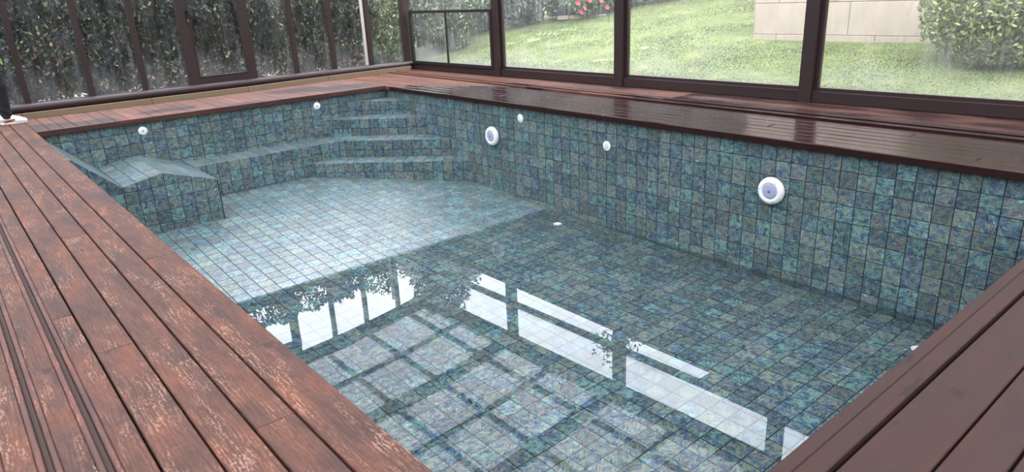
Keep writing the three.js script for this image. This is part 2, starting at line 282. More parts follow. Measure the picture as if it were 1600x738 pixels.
const LX = -3.32, LZ = -6.33, BY = -0.672, BZ = -7.27;
const steps = [{ y: -0.93, a: [-1.72, BZ], b: [0, -5.49] }, { y: BY, a: [-1.19, BZ], b: [0, -5.98] }, { y: -0.41, a: [-1.13, ZB], b: [0, -6.6] }, { y: -0.195, a: [-0.58, ZB], b: [0, -7.17] }];
{
  const w = structure('pool_floor', 'sloping slate tiled pool floor, dry and shiny at the shallow end', 'pool floor');
  const c = Math.cos(Math.atan(SLOPE)), s = Math.sin(Math.atan(SLOPE));
  const prof = [[-ZB + 0.05, floorY(ZB) + SLOPE * 0.05 - TH], [-ZFLAT, floorY(0) - TH], [-ZF - 0.05, floorY(0) - TH], [-ZF - 0.05, -1.75], [-ZB + 0.05, -1.75]].reverse();
  const g = extrudeZ(prof, XL - 0.02, 0.02); g.rotateY(Math.PI / 2); part(w, 'grout_bed', g, M.grout);
  const L = [], slope = (z) => (ZFLAT - z) / c;
  // sloping part: cut round the bench, lounger and lowest step
  panel(L, [[XL, 0], [0, 0], [0, slope(-5.6)], [-1.66, slope(BZ - 0.06)], [LX - 0.05, slope(BZ - 0.06)], [LX - 0.05, slope(LZ - 0.05)], [XL, slope(LZ - 0.05)]], V3(0, floorY(0), ZFLAT), X, V3(0, s, -c), T, T / c, 0, 0, M.wetTile);
  for (const t of L) if (t.m.elements[14] > -3.88) t.mat = M.deepTile;      // under the water
  panel(L, [[XL, -ZF], [0, -ZF], [0, -ZFLAT], [XL, -ZFLAT]], V3(0, floorY(0), 0), X, neg(Z), T, T, 0, 0, M.deepTile);
  layTiles(w, L);
}
{
  const w = structure('pool_bench', 'low tiled bench running along the pool end wall', 'bench');
  part(w, 'grout_core', box(LX + TH, -1.0, -1.3, BY - TH + 0.001, ZB, BZ - TH + 0.001, 0.001), M.grout);
  const L = []; panel(L, [[LX, -1.25], [-1.19, -1.25], [-1.19, BY], [LX, BY]], V3(0, 0, BZ), X, Y, TB, T, -3.6386, BY, M.tile);
  panel(L, [[LX, -BZ], [-1.19, -BZ], [-1.64, -ZB], [LX, -ZB]], V3(0, BY, 0), X, neg(Z), TB, TB, -3.6386, -BZ, M.wetTile); layTiles(w, L);
}
{
  const w = structure('pool_lounger', 'tiled pool lounger with sloping backrest and raised knee ridge', 'lounger');
  const prof = [[XL, -1.3], [LX, -1.3], [LX, -0.683], [-3.93, -0.479], [-4.383, -0.564], [-4.81, -0.16], [XL, -0.16]];
  const inset = prof.map(([x, y], i) => [x - (i === 1 || i === 2 ? TH : 0), y - (i > 1 ? TH + 0.002 : 0)]); part(w, 'grout_core', extrudeZ(inset, ZB, LZ - TH + 0.001), M.grout);
  const L = [], fl = floorY(LZ) - 0.01; panel(L, prof.map(([x, y]) => [x, Math.max(y, fl)]), V3(0, 0, LZ), X, Y, T, T, -3.93, -0.634, M.tile);
  const tops = [[6, 5], [5, 4], [4, 3], [3, 2]];
  for (const [a, b] of tops) { const A = V3(...prof[a], 0), B = V3(...prof[b], 0), U = B.clone().sub(A), len = U.length(); U.normalize(); panel(L, [[0, -LZ], [len, -LZ], [len, -ZB], [0, -ZB]], A, U, neg(Z), T, T, b === 2 ? 0 : len, -LZ, M.wetTile); }
  panel(L, [[-LZ, fl], [-ZB, fl], [-ZB, -0.683], [-LZ, -0.683]], V3(LX, 0, 0), neg(Z), Y, T, T, 0, -0.683, M.tile); layTiles(w, L);
}
{
  const w = structure('pool_steps', 'four tiled corner steps climbing diagonally to the deck', 'steps'), L = [];
  steps.forEach((s, i) => {
    const A = V3(s.a[0], 0, s.a[1]), B = V3(s.b[0], 0, s.b[1]), U = B.clone().sub(A), len = U.length(); U.normalize(); const back = Y.clone().cross(U), nx = steps[i + 1], y0 = i ? steps[i - 1].y : -1.26;
    // solid under the tread
    const corner = s.a[1] === ZB ? [[0, ZB]] : [[0, ZB], [i === 1 ? s.a[0] + 0.0 : s.a[0], ZB]], foot = [s.a, s.b, ...corner].map(([x, z]) => [x, -z]);
    const inset = foot.map(([x, z], k) => (k < 2 ? [x + back.x * 0.006, z - back.z * 0.006] : [x, z]));
    const g = new THREE.ExtrudeGeometry(new THREE.Shape(inset.map((p) => new THREE.Vector2(...p))), { depth: s.y - TH + 0.001 + 1.35, bevelEnabled: false }); g.rotateX(-Math.PI / 2); g.translate(0, -1.35, 0); part(w, 'grout_core', g, M.grout);
    panel(L, [[0, y0], [len, y0], [len, s.y], [0, s.y]], A, U, Y, T, T, 0.09, s.y, M.tile);
    // tread up to the next riser
    const toUV = ([x, z]) => { const d = V3(x - A.x, 0, z - A.z); return [d.dot(U), d.dot(back)]; };
    const behind = nx ? (i === 0 ? [nx.b, nx.a] : i === 1 ? [nx.b, nx.a, [-1.64, ZB]] : [nx.b, nx.a]) : [[0, ZB]];
    panel(L, [s.a, s.b, ...behind].map(toUV), V3(A.x, s.y, A.z), U, back, T, T, 0.09, 0, M.wetTile);
  });
  layTiles(w, L);
}

// water lying in the deep half
{
  const z0 = -5.463 - (YW + 1.244) / SLOPE, prof = [[-z0 + 0.01, YW], [-z0 + 0.01, YW - 0.012], [-ZFLAT, floorY(0) - 0.012], [-ZF - 0.008, floorY(0) - 0.012], [-ZF - 0.008, YW]].reverse();
  const g = extrudeZ(prof, XL - 0.008, 0.008); g.rotateY(Math.PI / 2);
  const o = part(scene, 'pool_water', g, M.water); tag(o, 'shallow clear water standing in the deep half of the pool', 'water', null, 'stuff');
}

// ------------------------------------------------------------------ timber deck
const deck = structure('floor', 'worn red brown timber deck boards around the pool', 'deck'), deckR = rng(21);
{
  // dark bearers seen in the gaps
  part(deck, 'bearer_bed', merge([box(LEFT, XL - 0.02, -0.2, -DH - 0.002, BACK - 0.1, FRONT, 0.001), box(0.02, 2.3, -0.2, -DH - 0.002, BACK - 0.1, FRONT, 0.001), box(XL - 0.02, 0.02, -0.2, -DH - 0.002, BACK - 0.1, ZB - 0.02, 0.001), box(XL - 0.02, 0.02, -0.2, -DH - 0.002, ZF + 0.02, FRONT, 0.001)]), M.joist);
}
// a board along z (turn = false) or x (turn = true)
function board(x0, x1, z0, z1, mat, th = 0.03, uv, top = 0, name = 'plank', ease = 0.0035) {
  const w = x1 - x0, d = z1 - z0, u0 = deckR() * WU, v0 = deckR() * WV, cx = (x0 + x1) / 2, cz = (z0 + z1) / 2, along = uv?.turn;
  const f = uv?.world ? (x, y) => uv.world(cx + x, cz - y) : along ? (x, y, z) => [(x + u0) / WU, (y + z + v0) / WV] : (x, y, z) => [(y + u0) / WU, (x + z + v0) / WV];
  const g = slab(rect(w, d), th, ease, f, true); g.rotateX(-Math.PI / 2); const o = part(deck, name, g, mat); o.position.set(cx, top - th, cz); return o;
}
const gap = 0.0045;
{ // left deck, boards along z; some are butt-jointed
  const lines = [EDGE_L, -5.105, -5.25, -5.398, -5.548], cuts = [[-6.6, -1.75], [-4.2, 0.35], [-7.3, -2.6], [-8.2, -0.66, 1.9]];
  for (let i = 0; i < 4; i++) { const zs = [BACK + 0.1, ...cuts[i], FRONT - 0.1]; for (let k = 0; k + 1 < zs.length; k++) board(lines[i + 1] + gap, lines[i] - (i ? gap : 0), zs[k] + 0.001, zs[k + 1] - 0.001, M.wood, i ? 0.03 : DH, null, -0.0015 * ((i * 7 + k * 3) % 3)); }
  // boards between the three grooved tracks
  const tr = [-5.667, -5.812, -5.957];
  const pieces = [[-5.548 - gap, tr[0] + 0.03], [tr[0] - 0.0325, tr[1] + 0.0295], [tr[1] - 0.0325, tr[2] + 0.0295]];
  pieces.forEach(([b, a], i) => { const zs = [BACK + 0.1, -6 + i, -1.2 - i * 0.9, FRONT - 0.1]; for (let k = 0; k < 3; k++) board(a, b, zs[k] + 0.001, zs[k + 1] - 0.001, M.wood); });
  for (const c of tr) board(c - 0.0115, c + 0.0095, BACK + 0.1, FRONT - 0.1, M.joist, 0.02, null, -0.014, 'track_bed');
  for (const c of tr) for (const s of [-1, 1]) board(s > 0 ? c + 0.010 : c - 0.032, s > 0 ? c + 0.029 : c - 0.012, BACK + 0.1, FRONT - 0.1, M.strip, 0.034, null, 0.004, 'track_lip');
  for (let x = tr[2] - 0.034; x > LEFT + 0.1; x -= 0.147) board(x - 0.147 + 2 * gap, x, BACK + 0.1, FRONT - 0.1, M.wood);
}
{ // deck at the pool end, boards along z up to the edge board
  const len = 5.2, wid = 2.1, spots = [[-4.5, -7.98, 0.62, 0.24], [-4.95, -8.2, 0.4, 0.26], [-3.25, -8.2, 0.36, 0.2], [-1.1, -8.55, 0.5, 0.36], [-0.5, -8.2, 0.55, 0.4], [-2.3, -7.85, 0.3, 0.10], [0.1, -8.0, 0.5, 0.25]];
  const t = wetDeckTex(wid, len + 0.4, 512, 1024, 4.2, (z, s, n) => { const x = s - 5.2, wz = z - 9.7; let w = 0; for (const [cx, cz, rx, rz] of spots) w = Math.max(w, sstep(1.15, 0.8, Math.hypot((x - cx) / rx, (wz - cz) / rz) + 0.4 * n)); return w * 0.85; }, 110);
  const mat = std({ name: 'dry_decking', map: t.map, roughnessMap: t.rough, roughness: 1 }), world = (x, z) => [(z + 9.7) / wid, (x + 5.2) / (len + 0.4)];
  for (let x = EDGE_L, i = 0; x < 0.05; x += 0.15, i++) board(x + gap, Math.min(x + 0.15, 0.1) - 0.001, BACK + 0.1, EDGE_B - 0.035, mat, 0.03, { world }, -0.001 * (i % 3));
  board(EDGE_L + 0.001, EDGE_R - 0.001, EDGE_B - 0.033, EDGE_B, M.fascia, DH, { turn: true }, 0.001, 'edge_board');
}
{ // rain-wet deck along the glass side, boards along z
  const len = 13.6, wid = 2.2;
  const t = wetDeckTex(len, wid, 2048, 512, 1.7, (z, s, n, f, fine) => { const wz = z - 9.7, x = s - 0.1; const lim = -7.5 + 1.5 * x + 0.9 * f + 0.3 * n; let w = sstep(lim - 0.15, lim + 0.3, wz); if (x > 1.32) w *= 0.6 + 0.5 * n; if (wz < -3 && x > 1.0) w *= sstep(0.25, -0.2, f + 0.2 * (x - 1)); return w; });
  const mat = phys({ name: 'rain_wet_decking', map: t.map, roughnessMap: t.rough, roughness: 1, specularIntensity: 0.42 }), world = (x, z) => [(z + 9.7) / len, (x + 0.1) / wid];
  const lines = [EDGE_R, 0.115, 0.262, 0.41, 0.557, 0.705, 0.852, 1.0]; const cuts = [-2.885, 0.8, -5.1, -1.1, -4.0, 0.1, -6.2];
  for (let i = 0; i + 1 < lines.length; i++) { const zs = [BACK + 0.1, cuts[i], FRONT - 0.1]; for (let k = 0; k < 2; k++) board(lines[i] + (i ? 0.006 : 0), lines[i + 1] - 0.001, zs[k] + 0.001, zs[k + 1] - 0.001, mat, i ? 0.03 : DH, { world }, i ? [0.001, -0.001, 0.0, 0.002, -0.001, 0.001, 0][(i + 2 * k) % 7] : 0, 'plank', i ? 0.012 : 0.008).rotation.z = i ? [0.010, -0.006, 0.014, -0.003, 0.012, -0.008, 0.004][(i * 3 + k) % 7] : 0.004; }
  for (const c of [1.06, 1.235]) { for (const s of [-1, 1]) board(s > 0 ? c + 0.012 : c - 0.034, s > 0 ? c + 0.034 : c - 0.012, BACK + 0.1, FRONT - 0.1, mat, 0.05, { world }, 0.02, 'track_lip'); }
  board(1.098, 1.198, BACK + 0.1, FRONT - 0.1, mat, 0.03, { world }); board(1.272, 1.375, BACK + 0.1, FRONT - 0.1, mat, 0.03, { world });
  for (let i = 0; i < 5; i++) { // ribbed boards beside the frame
    const x0 = 1.385 + i * 0.148, w = 0.142, prof = [[x0, -0.03]]; prof.push([x0 + w, -0.03]); const n = 5, p = w / n;
    for (let k = n - 1; k >= 0; k--) { const a = x0 + k * p; prof.push([a + p * 0.92, -0.006], [a + p * 0.8, 0.003], [a + p * 0.2, 0.003], [a + p * 0.08, -0.006]); }
    const g = extrudeZ(prof, BACK + 0.1, FRONT - 0.1), pos = g.attributes.position, uv = g.attributes.uv; for (let k = 0; k < pos.count; k++) uv.setXY(k, ...world(pos.getX(k), pos.getZ(k))); part(deck, 'ribbed_plank', g, mat);
  }
}
{ // deck at the camera end, boards along x
  const lines = [EDGE_F, 1.681, 1.758, 1.95, 2.098, 2.246, 2.394, 2.542, 2.69, 2.838, 2.986, 3.134, 3.282, 3.43, 3.578, 3.726];
  for (let i = 0; i + 1 < lines.length; i++) board(EDGE_L + 0.001, EDGE_R - 0.001, lines[i] + (i === 1 ? 0.0006 : i ? 0.006 : 0), lines[i + 1] - (i === 0 ? 0.0006 : i === 1 ? 0.010 : 0.004), M.woodDark, i < 2 ? DH : 0.03, { turn: true }, i === 2 ? -0.004 : 0);
}

// ------------------------------------------------------------------ pool fittings
function lathe(pts, seg = 40) { return new THREE.LatheGeometry(pts.map((p) => new THREE.Vector2(...p)), seg); }
function poolLight(z, label) {
  const t = thing('pool_light', label, 'pool light', [0, -0.5, z], 'round pool lights'); t.rotation.z = Math.PI / 2;      // axis along -x
  part(t, 'bezel', lathe([[0.001, 0], [0.118, 0], [0.128, 0.008], [0.131, 0.022], [0.126, 0.042], [0.112, 0.056], [0.094, 0.062], [0.082, 0.060], [0.076, 0.052], [0.001, 0.050]], 56), M.white);
  part(t, 'lens', lathe([[0.075, 0.0505], [0.072, 0.056], [0.055, 0.060], [0.03, 0.062], [0.001, 0.0625]], 40), M.lens);
  const led = part(t, 'led_plate', lathe([[0.017, 0.0622], [0.017, 0.0636], [0.001, 0.0638]], 6), std({ name: 'led_grey', color: hex('#6b6e86'), roughness: 0.4 }));
  led.rotation.y = 0.3;
  for (const a of [0.6, 2.7, 4.8]) { const s = part(t, 'screw', lathe([[0.006, 0.058], [0.006, 0.0625], [0.001, 0.0632]], 10), std({ name: 'screw_steel', color: hex('#b8b2a6'), roughness: 0.35, metalness: 0.6 })); s.position.set(Math.cos(a) * 0.101, 0, Math.sin(a) * 0.101); }
}
poolLight(-4.946, 'round white pool light on tiled wall nearer the corner steps');
poolLight(-0.76, 'round white pool light on tiled wall farther from the steps');
function nozzle(pos, back, label) {
  const t = thing('water_inlet', label, 'inlet', pos, 'round white water inlets'); if (back) t.rotation.x = Math.PI / 2; else t.rotation.z = Math.PI / 2;
  part(t, 'flange', lathe([[0.02, 0], [0.055, 0], [0.057, 0.005], [0.053, 0.011], [0.036, 0.016], [0.032, 0.013], [0.020, 0.012]], 36), M.white);
  part(t, 'eyeball', lathe([[0.031, 0.011], [0.027, 0.019], [0.018, 0.025], [0.0105, 0.026], [0.0095, 0.006], [0.001, 0.005]], 28), M.white);
  part(t, 'bore_shade_disc', lathe([[0.0098, 0.0085], [0.001, 0.0086]], 20), M.dark);  // near-black disc stands for the shade inside the bore
}
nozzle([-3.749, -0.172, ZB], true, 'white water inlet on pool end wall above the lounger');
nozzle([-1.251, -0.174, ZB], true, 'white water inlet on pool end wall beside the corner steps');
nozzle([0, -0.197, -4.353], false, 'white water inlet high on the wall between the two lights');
{
  const t = thing('suction_cap', 'flat white round cap on the tiled wall between the lights', 'cap', [0, -0.357, -2.841]); t.rotation.z = Math.PI / 2;
  part(t, 'flange', lathe([[0.001, 0], [0.056, 0], [0.058, 0.005], [0.054, 0.010], [0.03, 0.012], [0.001, 0.012]], 36), M.white);
  part(t, 'plug', lathe([[0.028, 0.012], [0.027, 0.018], [0.012, 0.019], [0.010, 0.015], [0.001, 0.015]], 30), std({ name: 'plug_white', color: hex('#dedcd4'), roughness: 0.4 }));
}
for (const [x, z, label] of [[-0.322, -3.36, 'white domed floor fitting just past the waterline'], [-0.42, 0.80, 'white domed floor fitting at the foot of the front deck']]) {
  const t = thing('floor_inlet', label, 'inlet', [x, floorY(z), z]);
  part(t, 'dome', lathe([[0.001, 0.034], [0.02, 0.033], [0.036, 0.026], [0.045, 0.014], [0.047, 0.0]].reverse(), 32), M.white);
  part(t, 'collar', lathe([[0.047, 0], [0.053, 0.0], [0.053, 0.006], [0.046, 0.008]], 32), M.white);
}

// ------------------------------------------------------------------ glass enclosure
function pane(parent, a, b, y0, y1, mat, name = 'pane', yb) {      // upright sheet between two plan points; top may slope (yb)
  const g = new THREE.BufferGeometry(), t1 = y1, t2 = yb ?? y1; g.setAttribute('position', new THREE.Float32BufferAttribute([a[0], y0, a[1], b[0], y0, b[1], b[0], t2, b[1], a[0], t1, a[1]], 3)); g.setAttribute('uv', new THREE.Float32BufferAttribute([0, 0, 1, 0, 1, 1, 0, 1], 2)); g.setIndex([0, 1, 2, 0, 2, 3]); g.computeVertexNormals(); const o = part(parent, name, g, mat);
  const film = mat === M.paneRight ? M.filmRight : M.filmBack, n = V3(b[1] - a[1], 0, a[0] - b[0]).normalize(), c = V3((a[0] + b[0]) / 2 + 2.4, 0, (a[1] + b[1]) / 2 + 3), k = n.dot(c) > 0 ? -0.004 : 0.004; part(o, 'condensation', g, film).position.set(n.x * k, 0, n.z * k); return o;
}
const GB = BACK - 0.03;      // glass plane of the end wall
{
  const w = structure('wall_back', 'brown framed glass end wall in front of the dark hedge', 'glass wall');
  // rounded bottom rail
  const prof = []; for (let i = 0; i <= 12; i++) { const a = -0.35 * Math.PI + i / 12 * 0.95 * Math.PI; prof.push([0.055 * Math.cos(a), 0.105 + 0.062 * Math.sin(a)]); } prof.push([-0.10, 0.168], [-0.10, 0.0], [0.03, 0.0], [0.03, 0.045]);
  const g = extrudeZ(prof, 0, xR(BACK) - LEFT); g.rotateY(-Math.PI / 2); g.translate(LEFT, 0, BACK + 0.055);
  { const p = g.attributes.position; let lo = 1e9, hi = -1e9; for (let i = 0; i < p.count; i++) { lo = Math.min(lo, p.getX(i)); hi = Math.max(hi, p.getX(i)); } g.translate(LEFT - lo, 0, 0); }
  part(w, 'bottom_rail', g, M.frame);
  const posts = [-6.4, -5.58, -4.76, -3.94, -3.2, -0.70, 0.03, 0.80];
  for (const x of posts) { const p = part(w, 'post', box(x - 0.04, x + 0.04, 0.15, roofY(x) - 0.1, BACK - 0.06, BACK + 0.02), M.frame); p.userData = {}; }
  part(w, 'corner_post', box(xR(BACK) - 0.10, xR(BACK) + 0.06, 0, 2.36, BACK - 0.08, BACK + 0.06), M.frame); part(w, 'corner_post', box(LEFT - 0.02, LEFT + 0.12, 0, 2.36, BACK - 0.08, BACK + 0.06), M.frame);
  // arched head beam
  const head = []; for (let i = 0; i <= 24; i++) { const x = lerp(LEFT, xR(BACK), i / 24); head.push([x, roofY(x) - 0.18]); } for (let i = 24; i >= 0; i--) { const x = lerp(LEFT, xR(BACK), i / 24); head.push([x, roofY(x) + 0.05]); }
  part(w, 'arched_head', extrudeZ(head, BACK - 0.08, BACK + 0.04), M.frame);
  const xs = [LEFT + 0.1, ...posts.slice(0, 5), -2.5, -1.46, ...posts.slice(5), xR(BACK) - 0.08];
  for (let i = 0; i + 1 < xs.length; i++) { if (xs[i] === -2.5) continue; pane(w, [xs[i] + 0.03, GB], [xs[i + 1] - 0.03, GB], 0.16, roofY(xs[i]) - 0.15, M.paneBack, 'pane', roofY(xs[i + 1]) - 0.15); }
}
{
  const d = structure('door_1', 'brown framed glass door with black lever handle', 'door'), x0 = -2.54, x1 = -1.43, zf = BACK + 0.035, zb = BACK - 0.06, top = 2.34;
  part(d, 'stile', box(x0, x0 + 0.165, 0.165, top, zb, zf, 0.006), M.frame); part(d, 'stile', box(x1 - 0.15, x1, 0.165, top, zb, zf, 0.006), M.frame);
  part(d, 'bottom_rail', box(x0 + 0.165, x1 - 0.15, 0.165, 0.275, zb, zf, 0.006), M.frame); part(d, 'top_rail', box(x0 + 0.165, x1 - 0.15, top - 0.12, top, zb, zf, 0.006), M.frame); part(d, 'overlight_panel', box(x0, x1, top, roofY(-2) - 0.17, zb, zf - 0.03), M.frame);
  part(d, 'glazing_bead', merge([box(x0 + 0.165, x0 + 0.18, 0.275, top - 0.12, zf - 0.02, zf + 0.008), box(x1 - 0.165, x1 - 0.15, 0.275, top - 0.12, zf - 0.02, zf + 0.008), box(x0 + 0.18, x1 - 0.165, 0.275, 0.29, zf - 0.02, zf + 0.008)]), M.frame);
  pane(d, [x0 + 0.16, GB], [x1 - 0.14, GB], 0.27, top - 0.11, M.paneBack);
  const h = part(d, 'handle', merge([box(x0 + 0.125, x0 + 0.163, 1.10, 1.33, zf, zf + 0.012), bar([x0 + 0.145, 1.29, zf + 0.01], [x0 + 0.145, 1.29, zf + 0.055], 0.022, 0.022), bar([x0 + 0.135, 1.29, zf + 0.05], [x0 + 0.31, 1.295, zf + 0.055], 0.018, 0.026)]), M.black);
  part(h, 'key_cylinder', box(x0 + 0.136, x0 + 0.152, 1.14, 1.175, zf + 0.01, zf + 0.02), std({ name: 'brass', color: hex('#b0a080'), metalness: 0.7, roughness: 0.35 }));
}
const at = (z, dx, y) => [xR(z) + dx, y, z];
{
  const w = structure('wall_right', 'brown framed glass side wall facing the lawn', 'glass wall');
  const post = [-6.95, -4.30, -1.54, 1.16], ends = [BACK + 0.05, ...post, FRONT];
  for (const z of post) { const p = part(w, 'post', box(xR(z) - 0.02, xR(z) + 0.13, 0, 2.38, z - 0.075, z + 0.075, 0.006), M.frame); part(p, 'jamb', box(xR(z) + 0.04, xR(z) + 0.10, 0.10, 2.36, z + 0.075, z + 0.125, 0.004), M.frame); }
  for (let i = 0; i + 1 < ends.length; i++) {
    const a = ends[i] + (i ? 0.075 : 0), b = ends[i + 1] - 0.075;
    part(w, 'bottom_rail', merge([bar(at(a, 0.05, 0.07), at(b, 0.05, 0.07), 0.09, 0.12), bar(at(a, 0.075, 0.145), at(b, 0.075, 0.145), 0.05, 0.05)]), M.frame); part(w, 'floor_track', bar(at(a, 0.06, 0.006), at(b, 0.06, 0.006), 0.06, 0.012, 0.001), M.frame);
    part(w, 'middle_rail', bar(at(a, 0.06, 1.635), at(b, 0.06, 1.635), 0.07, 0.10), M.frame);
    part(w, 'top_rail', bar(at(a, 0.06, 2.36), at(b, 0.06, 2.36), 0.08, 0.08), M.frame);
    pane(w, [xR(a) + 0.075, a], [xR(b) + 0.075, b], 0.15, 1.60, M.paneRight); pane(w, [xR(a) + 0.075, a], [xR(b) + 0.075, b], 1.67, 2.34, M.paneRight);
  }
  { // casement next to the corner
    const a = BACK + 0.16, b = -7.06, c = part(w, 'casement_frame', merge([bar(at(a, 0.0, 0.15), at(b, 0.0, 0.15), 0.05, 0.05), bar(at(a, 0.0, 1.085), at(b, 0.0, 1.085), 0.05, 0.05), bar(at(a, 0, 0.13), at(a, 0, 1.11), 0.05, 0.05), bar(at(b, 0, 0.13), at(b, 0, 1.11), 0.05, 0.06)]), M.gasket);
    part(c, 'glazing_bar', bar(at(-8.33, 0.005, 0.15), at(-8.33, 0.005, 1.08), 0.03, 0.03), M.gasket);
  }
  part(w, 'eave_beam', (() => { const g = []; const zs = [BACK - 0.08, -6, -2, FRONT + 0.05]; for (let i = 0; i < 3; i++) g.push(bar(at(zs[i], -0.06, 2.44), at(zs[i + 1], -0.06, 2.44), 0.36, 0.12)); return merge(g); })(), M.frame);
}
{ // the two sides behind the camera, glazed alike
  const w = structure('wall_left', 'brown framed glass side wall behind the deck tracks', 'glass wall');
  const ends = [BACK + 0.05, -6.95, -4.30, -1.54, 1.16, FRONT];
  for (const z of ends.slice(1, -1)) part(w, 'post', box(LEFT - 0.13, LEFT + 0.02, 0, 2.38, z - 0.075, z + 0.075, 0.006), M.frame);
  for (let i = 0; i < 5; i++) { const a = ends[i], b = ends[i + 1]; part(w, 'bottom_rail', bar([LEFT - 0.05, 0.07, a], [LEFT - 0.05, 0.07, b], 0.09, 0.14), M.frame); part(w, 'middle_rail', bar([LEFT - 0.06, 1.635, a], [LEFT - 0.06, 1.635, b], 0.07, 0.1), M.frame); pane(w, [LEFT - 0.075, a], [LEFT - 0.075, b], 0.13, 2.36, M.paneRight); }
  part(w, 'eave_beam', bar([LEFT + 0.06, 2.44, BACK - 0.08], [LEFT + 0.06, 2.44, FRONT + 0.05], 0.36, 0.12), M.frame);
  const f = structure('wall_front', 'brown framed glass end wall opposite the hedge', 'glass wall');
  const xs = [LEFT, -5.5, -4, -2.5, -1, 0.5, xR(FRONT)];
  for (const x of xs) part(f, 'post', box(x - 0.04, x + 0.04, 0, roofY(x) - 0.05, FRONT - 0.05, FRONT + 0.05), M.frame);
  part(f, 'bottom_rail', bar([LEFT, 0.08, FRONT], [xR(FRONT), 0.08, FRONT], 0.1, 0.16), M.frame);
  for (let i = 0; i < 6; i++) pane(f, [xs[i] + 0.03, FRONT], [xs[i + 1] - 0.03, FRONT], 0.14, roofY(xs[i]) - 0.05, M.paneBack, 'pane', roofY(xs[i + 1]) - 0.05);
}
{
  const w = structure('ceiling', 'shallow arched roof of milky sheets on brown ribs', 'roof');
  const ribs = [[BACK, 0.08, 0.1], [-8.28, 0.085, 0.07], [-6.95, 0.25, 0.12], [-5.6, 0.085, 0.07], [-4.3, 0.25, 0.12], [-2.92, 0.085, 0.07], [-1.54, 0.25, 0.12], [-0.19, 0.085, 0.07], [1.16, 0.25, 0.12], [2.5, 0.085, 0.07], [FRONT, 0.12, 0.12]];
  for (const [z, wd, h] of ribs) {
    const xe = xR(z) - 0.1, p = []; for (let i = 0; i <= 28; i++) { const x = lerp(LEFT + 0.1, xe, i / 28); p.push([x, roofY(x)]); } for (let i = 28; i >= 0; i--) { const x = lerp(LEFT + 0.1, xe, i / 28); p.push([x, roofY(x) + h]); }
    part(w, 'rib', extrudeZ(p, z - wd / 2, z + wd / 2), M.frame);
  }
  const px = [1.0, 0.0, -0.96, -1.92, -2.9, -3.9, -4.9, -5.9];
  for (const x of px) part(w, 'purlin', bar([x, roofY(x) + 0.03, BACK], [x, roofY(x) + 0.03, FRONT], 0.09, 0.06), M.frame);
  const cols = [null, ...px, LEFT + 0.1];
  for (let r = 0; r + 1 < ribs.length; r++) for (let c = 0; c + 1 < cols.length; c++) {
    const z0 = ribs[r][0], z1 = ribs[r + 1][0], g = new THREE.BufferGeometry(), n = 4, P = [], I = [];
    for (let i = 0; i <= n; i++) for (const z of [z0, z1]) { const x = lerp(cols[c] ?? xR(z) - 0.1, cols[c + 1], i / n); P.push(x, roofY(x) + 0.075, z); }
    for (let i = 0; i < n; i++) { const a = i * 2; I.push(a, a + 1, a + 2, a + 1, a + 3, a + 2); }
    g.setAttribute('position', new THREE.Float32BufferAttribute(P, 3)); g.setIndex(I); g.computeVertexNormals(); part(w, 'roof_sheet', g, M.roofPane);
  }
}
{ // long beige trim lying in front of the end wall
  const pts = [[-6.6, -9.13], [-4.9, -9.115], [-3.25, -9.12], [-1.77, -9.15], [-0.25, -9.33], [0.8, -9.39], [1.56, -9.41]], g = [];
  for (let i = 0; i + 1 < pts.length; i++) g.push(bar([pts[i][0], 0.041, pts[i][1] - 0.03], [pts[i + 1][0], 0.041, pts[i + 1][1] - 0.03], 0.05, 0.08, 0.012));
  tag(part(scene, 'beige_trim', merge(g), M.beige), 'long beige trim strip lying on the deck along the end wall', 'trim strip');
}

// ------------------------------------------------------------------ garden
const groundY = (x, z) => { const s = x > 1.9 ? 0.17 * (x - 2) : 0; return -0.1 + Math.min(s, 2.6) + (x > 2.4 || z < -10.2 ? 0.03 * noise(x * 0.8, z * 0.8) : 0); };
{
  // ground all round the enclosure, open under it
  const g0 = structure('garden_ground', 'sloping garden ground of lawn and leaf litter around the enclosure', 'ground');
  const grid = (x0, x1, z0, z1, st, mat, name) => {
    const nx = Math.ceil((x1 - x0) / st), nz = Math.ceil((z1 - z0) / st), P = [], U = [], I = [];
    for (let j = 0; j <= nz; j++) for (let i = 0; i <= nx; i++) { const x = lerp(x0, x1, i / nx), z = lerp(z0, z1, j / nz); P.push(x, groundY(x, z), z); U.push(x / 6, z / 6); }
    for (let j = 0; j < nz; j++) for (let i = 0; i < nx; i++) { const a = j * (nx + 1) + i; I.push(a, a + nx + 1, a + 1, a + 1, a + nx + 1, a + nx + 2); }
    const g = new THREE.BufferGeometry(); g.setAttribute('position', new THREE.Float32BufferAttribute(P, 3)); g.setAttribute('uv', new THREE.Float32BufferAttribute(U, 2)); g.setIndex(I); g.computeVertexNormals(); return part(g0, name, g, mat);
  };
  grid(2.25, 30, -24, 16, 0.4, M.grass, 'lawn'); grid(-24, 2.25, -24, BACK - 0.12, 0.5, M.soil, 'hedge_bed'); grid(-24, 2.25, FRONT + 0.1, 16, 1, M.grass, 'lawn'); grid(-24, LEFT - 0.15, BACK - 0.12, FRONT + 0.1, 1, M.grass, 'lawn');
}
function instanced(parent, name, geo, mat, mats, colors) {
  const o = new THREE.InstancedMesh(geo, mat, mats.length); mats.forEach((m, i) => { o.setMatrixAt(i, m); o.setColorAt(i, colors[i]); }); o.name = name; o.castShadow = o.receiveShadow = true; o.userData.kind = 'stuff'; parent.add(o); return o;
}
